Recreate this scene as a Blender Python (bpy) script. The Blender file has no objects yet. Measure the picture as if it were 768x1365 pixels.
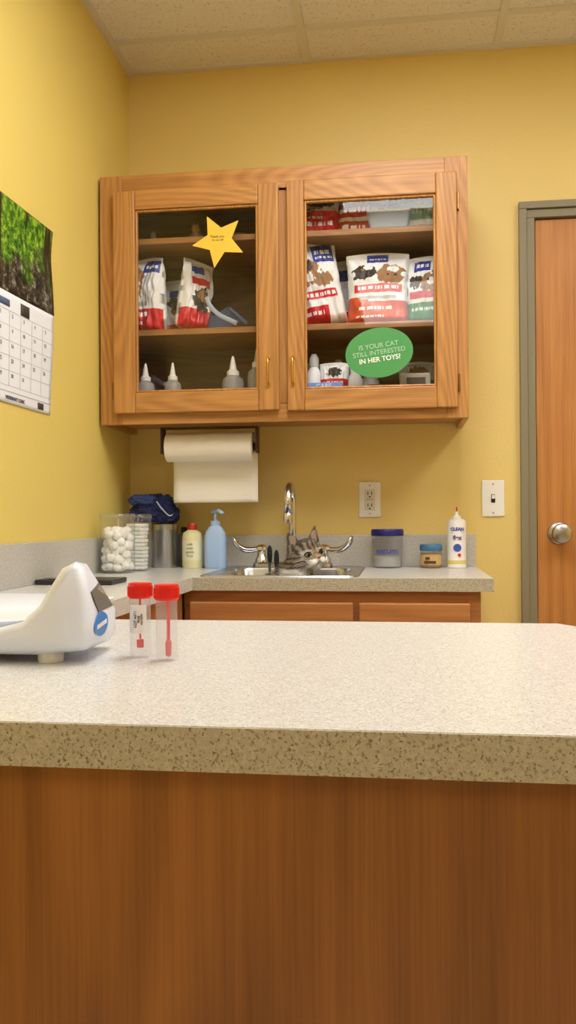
import bpy, bmesh, math, random
from mathutils import Vector, Matrix, noise, Euler
random.seed(7)
scn=bpy.context.scene
COL=scn.collection
try:
    scn.view_settings.view_transform='Standard'
    scn.view_settings.look='None'
except Exception: pass

# ---------------------------------------------------------------- materials
def S(c):
    def f(v):
        v/=255.0
        return v/12.92 if v<=0.04045 else ((v+0.055)/1.055)**2.4
    return (f(c[0]),f(c[1]),f(c[2]),1)
MC={}
def mat(name,c,rough=0.5,metal=0.0,srgb=True,bump=0,bscale=200,spec=0.5,coat=0,ior=1.45):
    if name in MC: return MC[name]
    m=bpy.data.materials.new(name); m.use_nodes=True
    nt=m.node_tree; b=nt.nodes['Principled BSDF']
    col=S(c) if srgb else (*c,1)
    b.inputs['Base Color'].default_value=col
    b.inputs['Roughness'].default_value=rough
    b.inputs['Metallic'].default_value=metal
    b.inputs['Specular IOR Level'].default_value=spec
    b.inputs['IOR'].default_value=ior
    b.inputs['Coat Weight'].default_value=coat
    tc=nt.nodes.new('ShaderNodeTexCoord'); n=nt.nodes.new('ShaderNodeTexNoise'); n.inputs['Scale'].default_value=bscale if bump else 30
    nt.links.new(tc.outputs['Object'],n.inputs['Vector'])
    if bump:
        bp=nt.nodes.new('ShaderNodeBump'); bp.inputs['Strength'].default_value=bump; bp.inputs['Distance'].default_value=0.002
        nt.links.new(n.outputs['Fac'],bp.inputs['Height']); nt.links.new(bp.outputs['Normal'],b.inputs['Normal'])
    else:
        mr=nt.nodes.new('ShaderNodeMapRange'); mr.inputs[3].default_value=max(0,rough-0.03); mr.inputs[4].default_value=min(1,rough+0.03)
        nt.links.new(n.outputs['Fac'],mr.inputs[0]); nt.links.new(mr.outputs[0],b.inputs['Roughness'])
    MC[name]=m; return m

def glassmat(name,tint=(1,1,1),milk=0.0,milkc=(230,230,230),gr=0.02,refl=0.5):
    """thin clear wall: transparent + facing-weighted reflection (symmetric on both sides)"""
    if name in MC: return MC[name]
    m=bpy.data.materials.new(name); m.use_nodes=True; nt=m.node_tree; nt.nodes.clear()
    o=nt.nodes.new('ShaderNodeOutputMaterial'); t=nt.nodes.new('ShaderNodeBsdfTransparent'); g=nt.nodes.new('ShaderNodeBsdfGlossy')
    t.inputs[0].default_value=(*tint,1); g.inputs['Roughness'].default_value=gr
    lw=nt.nodes.new('ShaderNodeLayerWeight'); lw.inputs[0].default_value=0.5
    pw=nt.nodes.new('ShaderNodeMath'); pw.operation='POWER'; pw.inputs[1].default_value=4.0; nt.links.new(lw.outputs['Facing'],pw.inputs[0])
    ma=nt.nodes.new('ShaderNodeMath'); ma.operation='MULTIPLY_ADD'; ma.inputs[1].default_value=refl; ma.inputs[2].default_value=0.04; nt.links.new(pw.outputs[0],ma.inputs[0])
    mx=nt.nodes.new('ShaderNodeMixShader'); nt.links.new(ma.outputs[0],mx.inputs[0])
    base=t.outputs[0]
    if milk:
        d=nt.nodes.new('ShaderNodeBsdfDiffuse'); d.inputs[0].default_value=S(milkc)
        tl=nt.nodes.new('ShaderNodeBsdfTranslucent'); tl.inputs[0].default_value=S(milkc)
        md=nt.nodes.new('ShaderNodeMixShader'); md.inputs[0].default_value=.4; nt.links.new(d.outputs[0],md.inputs[1]); nt.links.new(tl.outputs[0],md.inputs[2])
        m2=nt.nodes.new('ShaderNodeMixShader'); m2.inputs[0].default_value=milk
        nt.links.new(base,m2.inputs[1]); nt.links.new(md.outputs[0],m2.inputs[2]); base=m2.outputs[0]
    nt.links.new(base,mx.inputs[1]); nt.links.new(g.outputs[0],mx.inputs[2]); nt.links.new(mx.outputs[0],o.inputs[0])
    MC[name]=m; return m

def wood(name,axis,light,dark,rough=0.42,ring=30,rs=1.0,fine=0.5,off=(0,0,0),ringamt=.16):
    m=bpy.data.materials.new(name); m.use_nodes=True; nt=m.node_tree; b=nt.nodes['Principled BSDF']; N=nt.nodes.new; L=nt.links.new
    tc=N('ShaderNodeTexCoord'); mp=N('ShaderNodeMapping'); mp.inputs['Location'].default_value=off
    s=[5*rs]*3; s['XYZ'.index(axis)]=0.75*rs; mp.inputs['Scale'].default_value=s
    n1=N('ShaderNodeTexNoise'); n1.inputs['Scale'].default_value=1.0; n1.inputs['Detail'].default_value=1.0; n1.inputs['Roughness'].default_value=0.35
    L(tc.outputs['Object'],mp.inputs[0]); L(mp.outputs[0],n1.inputs['Vector'])
    mu=N('ShaderNodeMath'); mu.operation='MULTIPLY'; mu.inputs[1].default_value=ring*6.283; L(n1.outputs['Fac'],mu.inputs[0])
    s0=N('ShaderNodeMath'); s0.operation='SINE'; L(mu.outputs[0],s0.inputs[0])
    sn=N('ShaderNodeMath'); sn.operation='MULTIPLY_ADD'; sn.inputs[1].default_value=.5; sn.inputs[2].default_value=.5; L(s0.outputs[0],sn.inputs[0])
    mp2=N('ShaderNodeMapping'); s2=[420]*3; s2['XYZ'.index(axis)]=8; mp2.inputs['Scale'].default_value=s2
    n2=N('ShaderNodeTexNoise'); n2.inputs['Scale'].default_value=1.0; n2.inputs['Detail'].default_value=3
    L(tc.outputs['Object'],mp2.inputs[0]); L(mp2.outputs[0],n2.inputs['Vector'])
    mp3=N('ShaderNodeMapping'); s3=[55]*3; s3['XYZ'.index(axis)]=1.2; mp3.inputs['Scale'].default_value=s3
    n3=N('ShaderNodeTexNoise'); n3.inputs['Scale'].default_value=1.0; n3.inputs['Detail'].default_value=4
    L(tc.outputs['Object'],mp3.inputs[0]); L(mp3.outputs[0],n3.inputs['Vector'])
    a=N('ShaderNodeMath'); a.operation='MULTIPLY_ADD'; L(sn.outputs[0],a.inputs[0]); a.inputs[1].default_value=ringamt
    m3=N('ShaderNodeMath'); m3.operation='MULTIPLY_ADD'; L(n2.outputs['Fac'],m3.inputs[0]); m3.inputs[1].default_value=fine
    m4=N('ShaderNodeMath'); m4.operation='MULTIPLY'; L(n3.outputs['Fac'],m4.inputs[0]); m4.inputs[1].default_value=0.5
    L(m4.outputs[0],m3.inputs[2]); L(m3.outputs[0],a.inputs[2])
    cr=N('ShaderNodeValToRGB'); cr.color_ramp.elements[0].position=0.34; cr.color_ramp.elements[0].color=S(light)
    cr.color_ramp.elements[1].position=0.86; cr.color_ramp.elements[1].color=S(dark)
    L(a.outputs[0],cr.inputs[0]); L(cr.outputs[0],b.inputs['Base Color'])
    b.inputs['Roughness'].default_value=rough
    bp=N('ShaderNodeBump'); bp.inputs['Strength'].default_value=0.12; bp.inputs['Distance'].default_value=0.001; bp.invert=True
    L(a.outputs[0],bp.inputs['Height']); L(bp.outputs[0],b.inputs['Normal'])
    return m

def laminate(name,base=(214,214,214),sp=(158,152,142),dk=(118,110,100),scale=1.0,rough=0.26,st=1.0):
    m=bpy.data.materials.new(name); m.use_nodes=True; nt=m.node_tree; b=nt.nodes['Principled BSDF']; N=nt.nodes.new; L=nt.links.new
    tc=N('ShaderNodeTexCoord')
    def layer(prev,sc,lo,hi,c,strength):
        n=N('ShaderNodeTexNoise'); n.inputs['Scale'].default_value=sc*scale; n.inputs['Detail'].default_value=2; n.inputs['Roughness'].default_value=0.6
        L(tc.outputs['Object'],n.inputs['Vector'])
        mr=N('ShaderNodeMapRange'); mr.inputs[1].default_value=lo; mr.inputs[2].default_value=hi; mr.inputs[4].default_value=strength
        L(n.outputs['Fac'],mr.inputs[0])
        mx=N('ShaderNodeMix'); mx.data_type='RGBA'; L(mr.outputs[0],mx.inputs[0])
        if isinstance(prev,tuple): mx.inputs[6].default_value=prev
        else: L(prev,mx.inputs[6])
        mx.inputs[7].default_value=S(c); return mx.outputs[2]
    lighter=tuple(min(255,int(v*1.08)) for v in base)
    o=layer(S(base),300,0.48,0.6,lighter,0.8)
    o=layer(o,420,0.57,0.64,sp,0.5*st)
    o=layer(o,480,0.63,0.67,dk,0.65*st)
    L(o,b.inputs['Base Color']); b.inputs['Roughness'].default_value=rough
    return m

def paint(name,c,rough=0.5):
    m=bpy.data.materials.new(name); m.use_nodes=True; nt=m.node_tree; b=nt.nodes['Principled BSDF']; N=nt.nodes.new; L=nt.links.new
    tc=N('ShaderNodeTexCoord'); n=N('ShaderNodeTexNoise'); n.inputs['Scale'].default_value=110; n.inputs['Detail'].default_value=3
    L(tc.outputs['Object'],n.inputs['Vector'])
    bp=N('ShaderNodeBump'); bp.inputs['Strength'].default_value=0.35; bp.inputs['Distance'].default_value=0.002
    L(n.outputs['Fac'],bp.inputs['Height']); L(bp.outputs[0],b.inputs['Normal'])
    n2=N('ShaderNodeTexNoise'); n2.inputs['Scale'].default_value=2.0; L(tc.outputs['Object'],n2.inputs['Vector'])
    cr=N('ShaderNodeValToRGB'); a=S(c); cr.color_ramp.elements[0].color=(a[0]*.96,a[1]*.96,a[2]*.96,1); cr.color_ramp.elements[1].color=a
    L(n2.outputs['Fac'],cr.inputs[0]); L(cr.outputs[0],b.inputs['Base Color']); b.inputs['Roughness'].default_value=rough
    return m

def tilemat(name):
    m=bpy.data.materials.new(name); m.use_nodes=True; nt=m.node_tree; b=nt.nodes['Principled BSDF']; N=nt.nodes.new; L=nt.links.new
    tc=N('ShaderNodeTexCoord'); mp=N('ShaderNodeMapping'); mp.inputs['Scale'].default_value=(1,1.6,1); L(tc.outputs['Object'],mp.inputs[0])
    n=N('ShaderNodeTexNoise'); n.inputs['Scale'].default_value=120; n.inputs['Detail'].default_value=3; L(mp.outputs[0],n.inputs['Vector'])
    cr=N('ShaderNodeValToRGB'); cr.color_ramp.elements[0].position=0.30; cr.color_ramp.elements[0].color=S((186,172,152)); cr.color_ramp.elements[1].position=0.40; cr.color_ramp.elements[1].color=S((232,228,222))
    L(n.outputs['Fac'],cr.inputs[0]); L(cr.outputs[0],b.inputs['Base Color']); b.inputs['Roughness'].default_value=0.9
    bp=N('ShaderNodeBump'); bp.inputs['Strength'].default_value=0.4; bp.inputs['Distance'].default_value=0.002; L(n.outputs['Fac'],bp.inputs['Height']); L(bp.outputs[0],b.inputs['Normal'])
    return m

def floormat(name):
    m=bpy.data.materials.new(name); m.use_nodes=True; nt=m.node_tree; b=nt.nodes['Principled BSDF']; N=nt.nodes.new; L=nt.links.new
    tc=N('ShaderNodeTexCoord'); br=N('ShaderNodeTexBrick'); br.offset=0; br.inputs['Scale'].default_value=1; br.inputs['Brick Width'].default_value=.305; br.inputs['Row Height'].default_value=.305; br.inputs['Mortar Size'].default_value=.002
    br.inputs['Color1'].default_value=S((206,200,190)); br.inputs['Color2'].default_value=S((198,192,182)); br.inputs['Mortar'].default_value=S((150,140,124))
    L(tc.outputs['Object'],br.inputs['Vector']); L(br.outputs[0],b.inputs['Base Color']); b.inputs['Roughness'].default_value=.35
    return m

# ---------------------------------------------------------------- mesh helpers
def newobj(name,verts,faces,mats,smooth=False,mi=None,bevel=0,sub=0,segs=2):
    me=bpy.data.meshes.new(name); me.from_pydata([tuple(v) for v in verts],[],faces)
    if not isinstance(mats,(list,tuple)): mats=[mats]
    for m in mats: me.materials.append(m)
    bm=bmesh.new(); bm.from_mesh(me)
    if mi is None: bmesh.ops.recalc_face_normals(bm,faces=bm.faces)
    bm.to_mesh(me); bm.free()
    if mi is not None:
        for p,i in zip(me.polygons,mi): p.material_index=i
    if smooth:
        for p in me.polygons: p.use_smooth=True
    ob=bpy.data.objects.new(name,me); COL.objects.link(ob)
    if bevel:
        b=ob.modifiers.new('bevel','BEVEL'); b.width=bevel; b.segments=segs; b.limit_method='ANGLE'; b.angle_limit=math.radians(35)
    if sub:
        s=ob.modifiers.new('sub','SUBSURF'); s.levels=sub; s.render_levels=sub
    return ob

def boxdata(x0,x1,y0,y1,z0,z1):
    v=[(x0,y0,z0),(x1,y0,z0),(x1,y1,z0),(x0,y1,z0),(x0,y0,z1),(x1,y0,z1),(x1,y1,z1),(x0,y1,z1)]
    f=[(0,3,2,1),(4,5,6,7),(0,1,5,4),(1,2,6,5),(2,3,7,6),(3,0,4,7)]
    return v,f
def box(name,x0,x1,y0,y1,z0,z1,m,bevel=0,segs=2):
    v,f=boxdata(x0,x1,y0,y1,z0,z1); return newobj(name,v,f,m,bevel=bevel,segs=segs)
def boxes(name,lst,m,bevel=0):
    V=[];F=[]
    for b in lst:
        v,f=boxdata(*b); o=len(V); V+=v; F+=[tuple(i+o for i in q) for q in f]
    return newobj(name,V,F,m,bevel=bevel)
def group(name,kids,loc=None):
    e=bpy.data.objects.new(name,None); COL.objects.link(e); e.empty_display_size=0.05
    if loc is None:
        loc=Vector((0,0,0)); n=0
        for k in kids:
            if k.type=='MESH' and k.data.vertices:
                for c in k.bound_box: loc+=k.matrix_basis@Vector(c); n+=1
        loc=loc/max(n,1)
    e.location=loc
    for k in kids:
        k.parent=e; k.matrix_parent_inverse=Matrix.Translation(-Vector(loc))
    return e
def lathe(name,prof,c,m,segs=40,axis='Z',mi=None,smooth=True):
    V=[];F=[];MI=[]
    n=len(prof)
    for p in prof:
        for i in range(segs):
            a=2*math.pi*i/segs; r=p[0]; h=p[1]
            q=(r*math.cos(a),r*math.sin(a),h)
            if axis=='X': q=(h,q[0],q[1])
            elif axis=='Y': q=(q[0],h,q[1])
            V.append((q[0]+c[0],q[1]+c[1],q[2]+c[2]))
    for j in range(n-1):
        for i in range(segs):
            k=(i+1)%segs
            f=(j*segs+i,j*segs+k,(j+1)*segs+k,(j+1)*segs+i)
            F.append(f if axis!='Y' else f[::-1]); MI.append(0)
    if prof[0][0]>1e-6: F.append(tuple(range(segs))[::-1]); MI.append(0)
    if prof[-1][0]>1e-6: F.append(tuple((n-1)*segs+i for i in range(segs))); MI.append(0)
    ob=newobj(name,V,F,m,mi=MI)
    bm=bmesh.new(); bm.from_mesh(ob.data); bmesh.ops.remove_doubles(bm,verts=bm.verts,dist=1e-6); bmesh.ops.recalc_face_normals(bm,faces=bm.faces); bm.to_mesh(ob.data); bm.free()
    if smooth:
        for p in ob.data.polygons: p.use_smooth=len(p.vertices)<=4
        e=ob.modifiers.new('es','EDGE_SPLIT'); e.split_angle=math.radians(40)
    return ob
def shell(name,prof,c,m,segs=40):
    V=[];F=[]
    for r,h in prof:
        for i in range(segs):
            a=2*math.pi*i/segs; V.append((c[0]+r*math.cos(a),c[1]+r*math.sin(a),c[2]+h))
    for j in range(len(prof)-1):
        for i in range(segs): k=(i+1)%segs; F.append((j*segs+i,j*segs+k,(j+1)*segs+k,(j+1)*segs+i))
    return newobj(name,V,F,m,smooth=True)
def sweep(name,path,radii,m,segs=14,up=Vector((0,0,1)),sub=0):
    path=[Vector(p) for p in path]; V=[];F=[]
    n=len(path); prev=None
    for i,p in enumerate(path):
        t=(path[min(i+1,n-1)]-path[max(i-1,0)]).normalized()
        if prev is None:
            s=t.cross(up)
            if s.length<1e-3: s=t.cross(Vector((1,0,0)))
        else:
            s=prev-t*prev.dot(t)
        s.normalize(); prev=s; u=s.cross(t).normalized()
        r=radii[min(i,len(radii)-1)] if isinstance(radii,list) else radii
        if not isinstance(r,tuple): r=(r,r)
        for k in range(segs):
            a=2*math.pi*k/segs; V.append(p+s*math.cos(a)*r[0]+u*math.sin(a)*r[1])
    for j in range(n-1):
        for k in range(segs):
            q=(k+1)%segs; F.append((j*segs+k,j*segs+q,(j+1)*segs+q,(j+1)*segs+k))
    F.append(tuple(range(segs))[::-1]); F.append(tuple((n-1)*segs+k for k in range(segs)))
    return newobj(name,V,F,m,smooth=True,sub=sub)
def bez(pts,n=10):
    P=[Vector(p) for p in pts]; out=[]
    Q=[P[0]*2-P[1]]+P+[P[-1]*2-P[-2]]
    for i in range(1,len(Q)-2):
        for k in range(n):
            t=k/n; a,b,c,d=Q[i-1],Q[i],Q[i+1],Q[i+2]
            out.append(0.5*((2*b)+(-a+c)*t+(2*a-5*b+4*c-d)*t*t+(-a+3*b-3*c+d)*t**3))
    out.append(P[-1]); return out
def text(name,s,loc,size,m,rot=(math.pi/2,0,0),align='CENTER',bold=0.0):
    cu=bpy.data.curves.new(name,'FONT'); cu.body=s; cu.size=size; cu.align_x=align; cu.align_y='CENTER'; cu.extrude=0.0002; cu.offset=bold
    o=bpy.data.objects.new(name,cu); COL.objects.link(o); o.location=loc; o.rotation_euler=rot
    o.data.materials.append(m); return o
def flat(name,pts,y,m,th=0.0008):
    n=len(pts); V=[(p[0],y,p[1]) for p in pts]+[(p[0],y+th,p[1]) for p in pts]
    F=[tuple(range(n)),tuple(range(n,2*n))[::-1]]+[(i,n+i,n+(i+1)%n,(i+1)%n) for i in range(n)]
    return newobj(name,V,F,m)

# ---------------------------------------------------------------- materials used
OAK_L=(208,152,84); OAK_D=(148,94,42)
oakV=wood('oak_vertical','Z',OAK_L,OAK_D); oakH=wood('oak_horizontal','X',OAK_L,OAK_D,off=(3,1,2))
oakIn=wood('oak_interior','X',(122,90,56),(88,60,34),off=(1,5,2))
oakDoor=wood('oak_door_veneer','Z',(206,142,76),(160,100,44),ring=14,rs=.8,off=(2,7,1),ringamt=.12)
oakBase=wood('oak_base_cabinet','X',(200,136,80),(152,96,50),off=(6,2,2))
oakIsl=wood('oak_island_panel','Z',(166,108,52),(112,66,24),ring=11,rs=0.85,fine=.36,rough=.38,off=(4.3,2,0.15),ringamt=.22)
lam=laminate('laminate_speckled'); lamE=laminate('laminate_edge_shaded',base=(186,178,158),sp=(122,108,84),dk=(84,72,54),rough=.45,st=1.3,scale=.85)  # lamE: same laminate, dimmer light on the front edge put into its colour
yel=paint('paint_yellow',(234,207,128)); yelL=paint('paint_yellow_left_lit',(234,211,118))  # yelL: the yellow paint with the left wall's brighter light tinted in
steel=mat('stainless_steel',(200,200,202),.25,1); chrome=mat('chrome',(214,216,222),.2,1); steelB=mat('brushed_nickel',(184,184,184),.3,1)
white=mat('white_plastic',(240,240,242),.35); brass=mat('brass',(214,170,84),.25,1)
plate=mat('wallplate_white',(240,239,234),.4); dark=mat('dark_slot',(30,28,26),.6)
red=mat('red_plastic',(230,36,32),.35); blueLid=mat('navy_lid',(32,32,118),.35); paper=mat('paper_towel',(248,244,236),.9,bump=.6,bscale=260)
frameM=mat('door_frame_taupe',(138,130,106),.45)
glass=glassmat('cabinet_glass',refl=.7); clear=glassmat('clear_plastic',(.97,.98,.98),.07); milky=glassmat('milky_plastic',(.9,.9,.9),.62,(218,218,216),.25)
wht=mat('white_ink',(245,245,245),.6)

# ---------------------------------------------------------------- room shell
XR=2.9; YB=-5.0; H=2.548
DX0,DX1,DZ=1.311,2.225,2.004
box('floor',-.1,XR+.1,YB-.1,.1,-.1,0,floormat('vinyl_tile'))
boxes('wall_back',[(-.1,1.263,0,.12,0,H),(1.263,DX1+.048,0,.12,2.052,H),(DX1+.048,XR+.1,0,.12,0,H)],yel)
box('wall_left',-.1,0,YB,0,0,H,yelL)
box('wall_right',XR,XR+.1,YB,0,0,H,yel)
box('wall_front',-.1,XR+.1,YB-.1,YB,0,H,yel)
box('ceiling',-.1,XR+.1,YB-.1,.1,H+.004,H+.1,tilemat('acoustic_tile'))
gridM=mat('ceiling_grid_paint',(220,216,206),.5)
gx=[.601+.6*i for i in range(0,4)]; gy=[-.194-.61*i for i in range(8)]
gb=[(x-.012,x+.012,YB,0,H-.002,H+.006) for x in gx]+[(0,XR,y-.012,y+.012,H-.0018,H+.006) for y in gy]
gb+=[(0,.022,YB,0,H-.003,H+.006),(0,XR,-.022,0,H-.0032,H+.006),(XR-.022,XR,YB,0,H-.003,H+.006)]
boxes('trim_1',gb,gridM)
box('baseboard_back',1.13,1.262,-.008,0,0,.1,mat('vinyl_baseboard',(96,84,66),.5))

# door and frame
kids=[]
kids.append(boxes('casing',[(1.263,1.286,-.022,.1,0,2.0295),(1.2865,DX0,-.012,.1,0,2.0035),(DX1+.025,DX1+.048,-.022,.1,0,2.0295),(DX1,DX1+.0245,-.012,.1,0,2.0035),(1.263,DX1+.048,-.022,.1,2.030,2.052),(1.2865,DX1+.0245,-.012,.1,DZ,2.0295)],frameM,bevel=.0015))
kids.append(box('slab',DX0+.003,DX1-.003,0.004,.05,.008,DZ-.003,oakDoor,bevel=.002))
kids.append(lathe('knob',[(.0001,.004),(.034,.004),(.036,0),(.033,-.006),(.020,-.010),(.013,-.014),(.012,-.028),(.020,-.034),(.029,-.042),(.031,-.052),(.028,-.062),(.018,-.067),(.0001,-.067)],(1.380,0.004,1.018),steelB,axis='Y'))
group('door_1',kids,(1.75,0,0))

def wallplate(name,cx,cz,kind):
    k=[box('plate',cx-.035,cx+.035,-.006,-.0002,cz-.057,cz+.057,plate,bevel=.003)]
    if kind=='switch':
        k.append(box('toggle_slot',cx-.006,cx+.006,-.0068,-.004,cz-.013,cz+.013,dark))
        k.append(box('toggle',cx-.0045,cx+.0045,-.018,-.005,cz-.001,cz+.011,plate,bevel=.001))
    else:
        k.append(box('face',cx-.0165,cx+.0165,-.0085,-.004,cz-.034,cz+.034,mat('outlet_face',(226,222,210),.4),bevel=.002))
        k.append(boxes('slots',[(cx+a-.0013,cx+a+.0013,-.0092,-.007,cz+s-.005,cz+s+.005) for a in(-.006,.006) for s in (-.018,.020)]+[(cx-.003,cx+.003,-.0092,-.007,cz+s-.013,cz+s-.009) for s in (-.018,.020)],dark))
        k.append(boxes('test_buttons',[(cx-.01,cx-.001,-.010,-.007,cz-.002,cz+.004),(cx+.001,cx+.01,-.010,-.007,cz-.002,cz+.004)],mat('button_grey',(190,186,176),.4)))
    k.append(lathe('screw_a',[(.0001,-.0072),(.003,-.0072),(.003,-.005)],(cx,0,cz+.045),steelB,segs=12,axis='Y'))
    k.append(lathe('screw_b',[(.0001,-.0072),(.003,-.0072),(.003,-.005)],(cx,0,cz-.045),steelB,segs=12,axis='Y'))
    group(name,k)
wallplate('electrical_outlet',.793,1.128,'outlet'); wallplate('light_switch',1.179,1.128,'switch')

# ---------------------------------------------------------------- upper cabinet
X0,X1,Z0,Z1=.008,1.083,1.350,2.089; YF=-.305
k=[]
k.append(boxes('carcass',[(X0,X0+.016,YF+.02,-.002,Z0,Z1),(X1-.016,X1,YF+.02,-.002,Z0,Z1)],oakV))
k.append(boxes('carcass_top_bottom',[(X0+.016,X1-.016,YF+.02,-.002,Z1-.018,Z1),(X0+.016,X1-.016,YF+.02,-.002,Z0+.018,Z0+.036)],oakH))
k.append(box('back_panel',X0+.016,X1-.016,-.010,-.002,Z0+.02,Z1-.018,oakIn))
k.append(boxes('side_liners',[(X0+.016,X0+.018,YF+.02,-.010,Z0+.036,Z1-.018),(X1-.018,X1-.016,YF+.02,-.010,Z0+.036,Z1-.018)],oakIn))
shelfM=wood('oak_shelf','X',(176,126,70),(126,82,40),off=(3,4,2))
k.append(boxes('shelves',[(X0+.018,X1-.018,YF+.03,-.010,1.891,1.909),(X0+.018,X1-.018,YF+.03,-.010,1.618,1.636)],shelfM,bevel=.002))
k.append(boxes('face_frame_stiles',[(X0,.075,YF,YF+.02,Z0,Z1),(.525,.59,YF,YF+.02,Z0+.05,Z1-.06),(1.02,X1,YF,YF+.02,Z0,Z1)],oakV,bevel=.0015))
k.append(boxes('face_frame_rails',[(.075,1.02,YF,YF+.0195,Z1-.07,Z1),(.075,1.02,YF,YF+.0195,Z0,Z0+.055)],oakH,bevel=.0015))
def cabdoor(x0,x1,z0,z1,gx0,gx1,gz0,gz1,tag):
    yf=-.326
    k.append(boxes('door_stiles_'+tag,[(x0,gx0,yf,YF-.001,z0,z1),(gx1,x1,yf,YF-.001,z0,z1)],oakV,bevel=.004))
    k.append(boxes('door_rails_'+tag,[(gx0,gx1,yf,YF-.001,gz1,z1),(gx0,gx1,yf,YF-.001,z0,gz0)],oakH,bevel=.003))
    b=.007
    k.append(boxes('door_bead_'+tag,[(gx0,gx0+b,yf+.005,YF-.003,gz0,gz1),(gx1-b,gx1,yf+.005,YF-.003,gz0,gz1),(gx0,gx1,yf+.005,YF-.003,gz1-b,gz1),(gx0,gx1,yf+.005,YF-.003,gz0,gz0+b)],oakV,bevel=.003))
    k.append(newobj('glass_pane_'+tag,[(gx0,-.313,gz0),(gx1,-.313,gz0),(gx1,-.313,gz1),(gx0,-.313,gz1)],[(0,1,2,3)],glass))
cabdoor(.054,.547,1.381,2.036,.121,.487,1.441,1.979,'left')
cabdoor(.571,1.052,1.378,2.040,.621,.994,1.439,1.981,'right')
for hx,t in((.517,'left'),(.588,'right')):
    k.append(sweep('pull_'+t,bez([(hx,-.326,1.455),(hx,-.343,1.460),(hx,-.346,1.492),(hx,-.343,1.525),(hx,-.326,1.53)],6),.0034,brass,segs=10))
    k.append(lathe('pull_base_top_'+t,[(.0001,-.329),(.006,-.329),(.006,-.324)],(hx,0,1.53),brass,segs=14,axis='Y'))
    k.append(lathe('pull_base_low_'+t,[(.0001,-.329),(.006,-.329),(.006,-.324)],(hx,0,1.455),brass,segs=14,axis='Y'))
for (hx) in (.05,1.056):
    for hz in (1.45,1.96): k.append(box('hinge',hx-.003,hx+.003,-.316,-.304,hz-.025,hz+.025,mat('hinge_brass',(150,110,60),.35,1),bevel=.002))

# ---- cabinet contents
Mw=mat('bag_white',(238,239,240),.35); Mr=mat('bag_red',(204,32,42),.35); Mo=mat('bag_orange',(214,84,44),.35); Mb=mat('bag_blue',(44,62,156),.35); Mg=mat('bag_green',(30,132,64),.35)
Mbr=mat('pet_fur_print',(156,116,78),.5); Mdk=mat('pet_dark_print',(58,48,44),.5); Mgy=mat('bag_grey',(176,176,174),.4); Mt=mat('bag_teal',(150,212,198),.35)
BM=[Mw,Mr,Mo,Mb,Mg,Mbr,Mdk,Mgy,Mt]; W_,R_,O_,B_,G_,BR_,DK_,GY_,T_=range(9)
def bag(name,cx,cy,z0,w,h,t,rz=0,lean=0,scheme=(),seed=0,roll=0):
    NU,NV=52,70; V=[];F=[];MI=[]
    Rm=Matrix.Rotation(math.radians(rz),3,'Z')@Matrix.Rotation(math.radians(roll),3,'Y')@Matrix.Rotation(math.radians(lean),3,'X')
    def pt(u,v,side):
        edge=max(0,1-abs(u)**5)**.5
        tv=min(1,(v/.08))**.5*(1 if v<.6 else max(0.0,1-((v-.6)/.33))**.7 if v<.93 else 0)
        tt=t/2*edge*(0.12+.88*tv)
        if v>.93 or abs(u)>.97: tt=min(tt,.0012)
        wv=w/2*(1-.06*math.sin(v*math.pi)+.03*noise.noise(Vector((v*6,seed,side))))
        n=noise.noise(Vector((u*2.5+seed*3,v*3.5,side*5)))*.010+noise.noise(Vector((u*6+seed,v*8,side*3)))*.006
        y=side*(tt+ (n if tt>.002 else 0)) + .010*math.sin(u*2.6+seed)*(v**2)
        zz=v*h*(1-.03*(u*u)*(1 if v>.5 else 0)+.012*math.sin(u*3+seed)*v)
        return Vector((u*wv,y,zz))
    def colat(u,v):
        c=W_
        for s in scheme:
            if s[0]=='r':
                if s[1]<=u<=s[2] and s[3]<=v<=s[4]: c=s[5]
            elif s[0]=='e':
                if ((u-s[1])/s[3])**2+((v-s[2])/s[4])**2<=1+.9*noise.noise(Vector((u*6,v*14,seed))): c=s[5]
            elif s[0]=='t':
                if s[1]<=u<=s[2] and s[3]<=v<=s[4]:
                    if math.sin(u*s[6])*math.sin(u*s[6]*.37+1)>-.25: c=s[5]
        return c
    for side in (-1,1):
        o=len(V)
        for j in range(NV+1):
            for i in range(NU+1):
                V.append(Rm@pt(-1+2*i/NU,j/NV,side)+Vector((cx,cy,z0)))
        for j in range(NV):
            for i in range(NU):
                a=o+j*(NU+1)+i; f=(a,a+1,a+NU+2,a+NU+1)
                F.append(f if side<0 else f[::-1]); MI.append(colat(-1+2*(i+.5)/NU,(j+.5)/NV) if side<0 else W_)
    n2=(NU+1)*(NV+1)
    for j in range(NV):
        a=j*(NU+1); F.append((a,a+NU+1,a+NU+1+n2,a+n2)); MI.append(0)
        a=j*(NU+1)+NU; F.append((a,a+n2,a+NU+1+n2,a+NU+1)); MI.append(0)
    for i in range(NU):
        F.append((i,i+n2,i+1+n2,i+1)); MI.append(0)
        a=NV*(NU+1)+i; F.append((a,a+1,a+1+n2,a+n2)); MI.append(0)
    zmin=min(v.z for v in V)
    for v in V: v.z+=z0-zmin+.0005
    return newobj(name,V,F,BM,smooth=True,mi=MI)
sch_or=[('r',-1,1,0,.3,O_),('r',-1,-.3,.3,.36,O_),('r',-.35,.35,.84,.97,B_),('t',-.28,.28,.885,.92,W_,50),('e',-.45,.70,.38,.11,DK_),('e',-.3,.78,.14,.05,W_),('e',.42,.67,.42,.15,BR_),('e',.5,.74,.18,.05,W_),('e',.35,.66,.05,.02,DK_),('e',.6,.66,.05,.02,DK_),('e',-.5,.74,.06,.02,BR_),('r',-.75,.8,.42,.53,R_),('t',-.65,.7,.455,.505,W_,42),('r',-.6,.6,.33,.37,GY_),('t',-.7,.5,.18,.235,W_,36),('t',-.7,.2,.09,.12,W_,60)]
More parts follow.
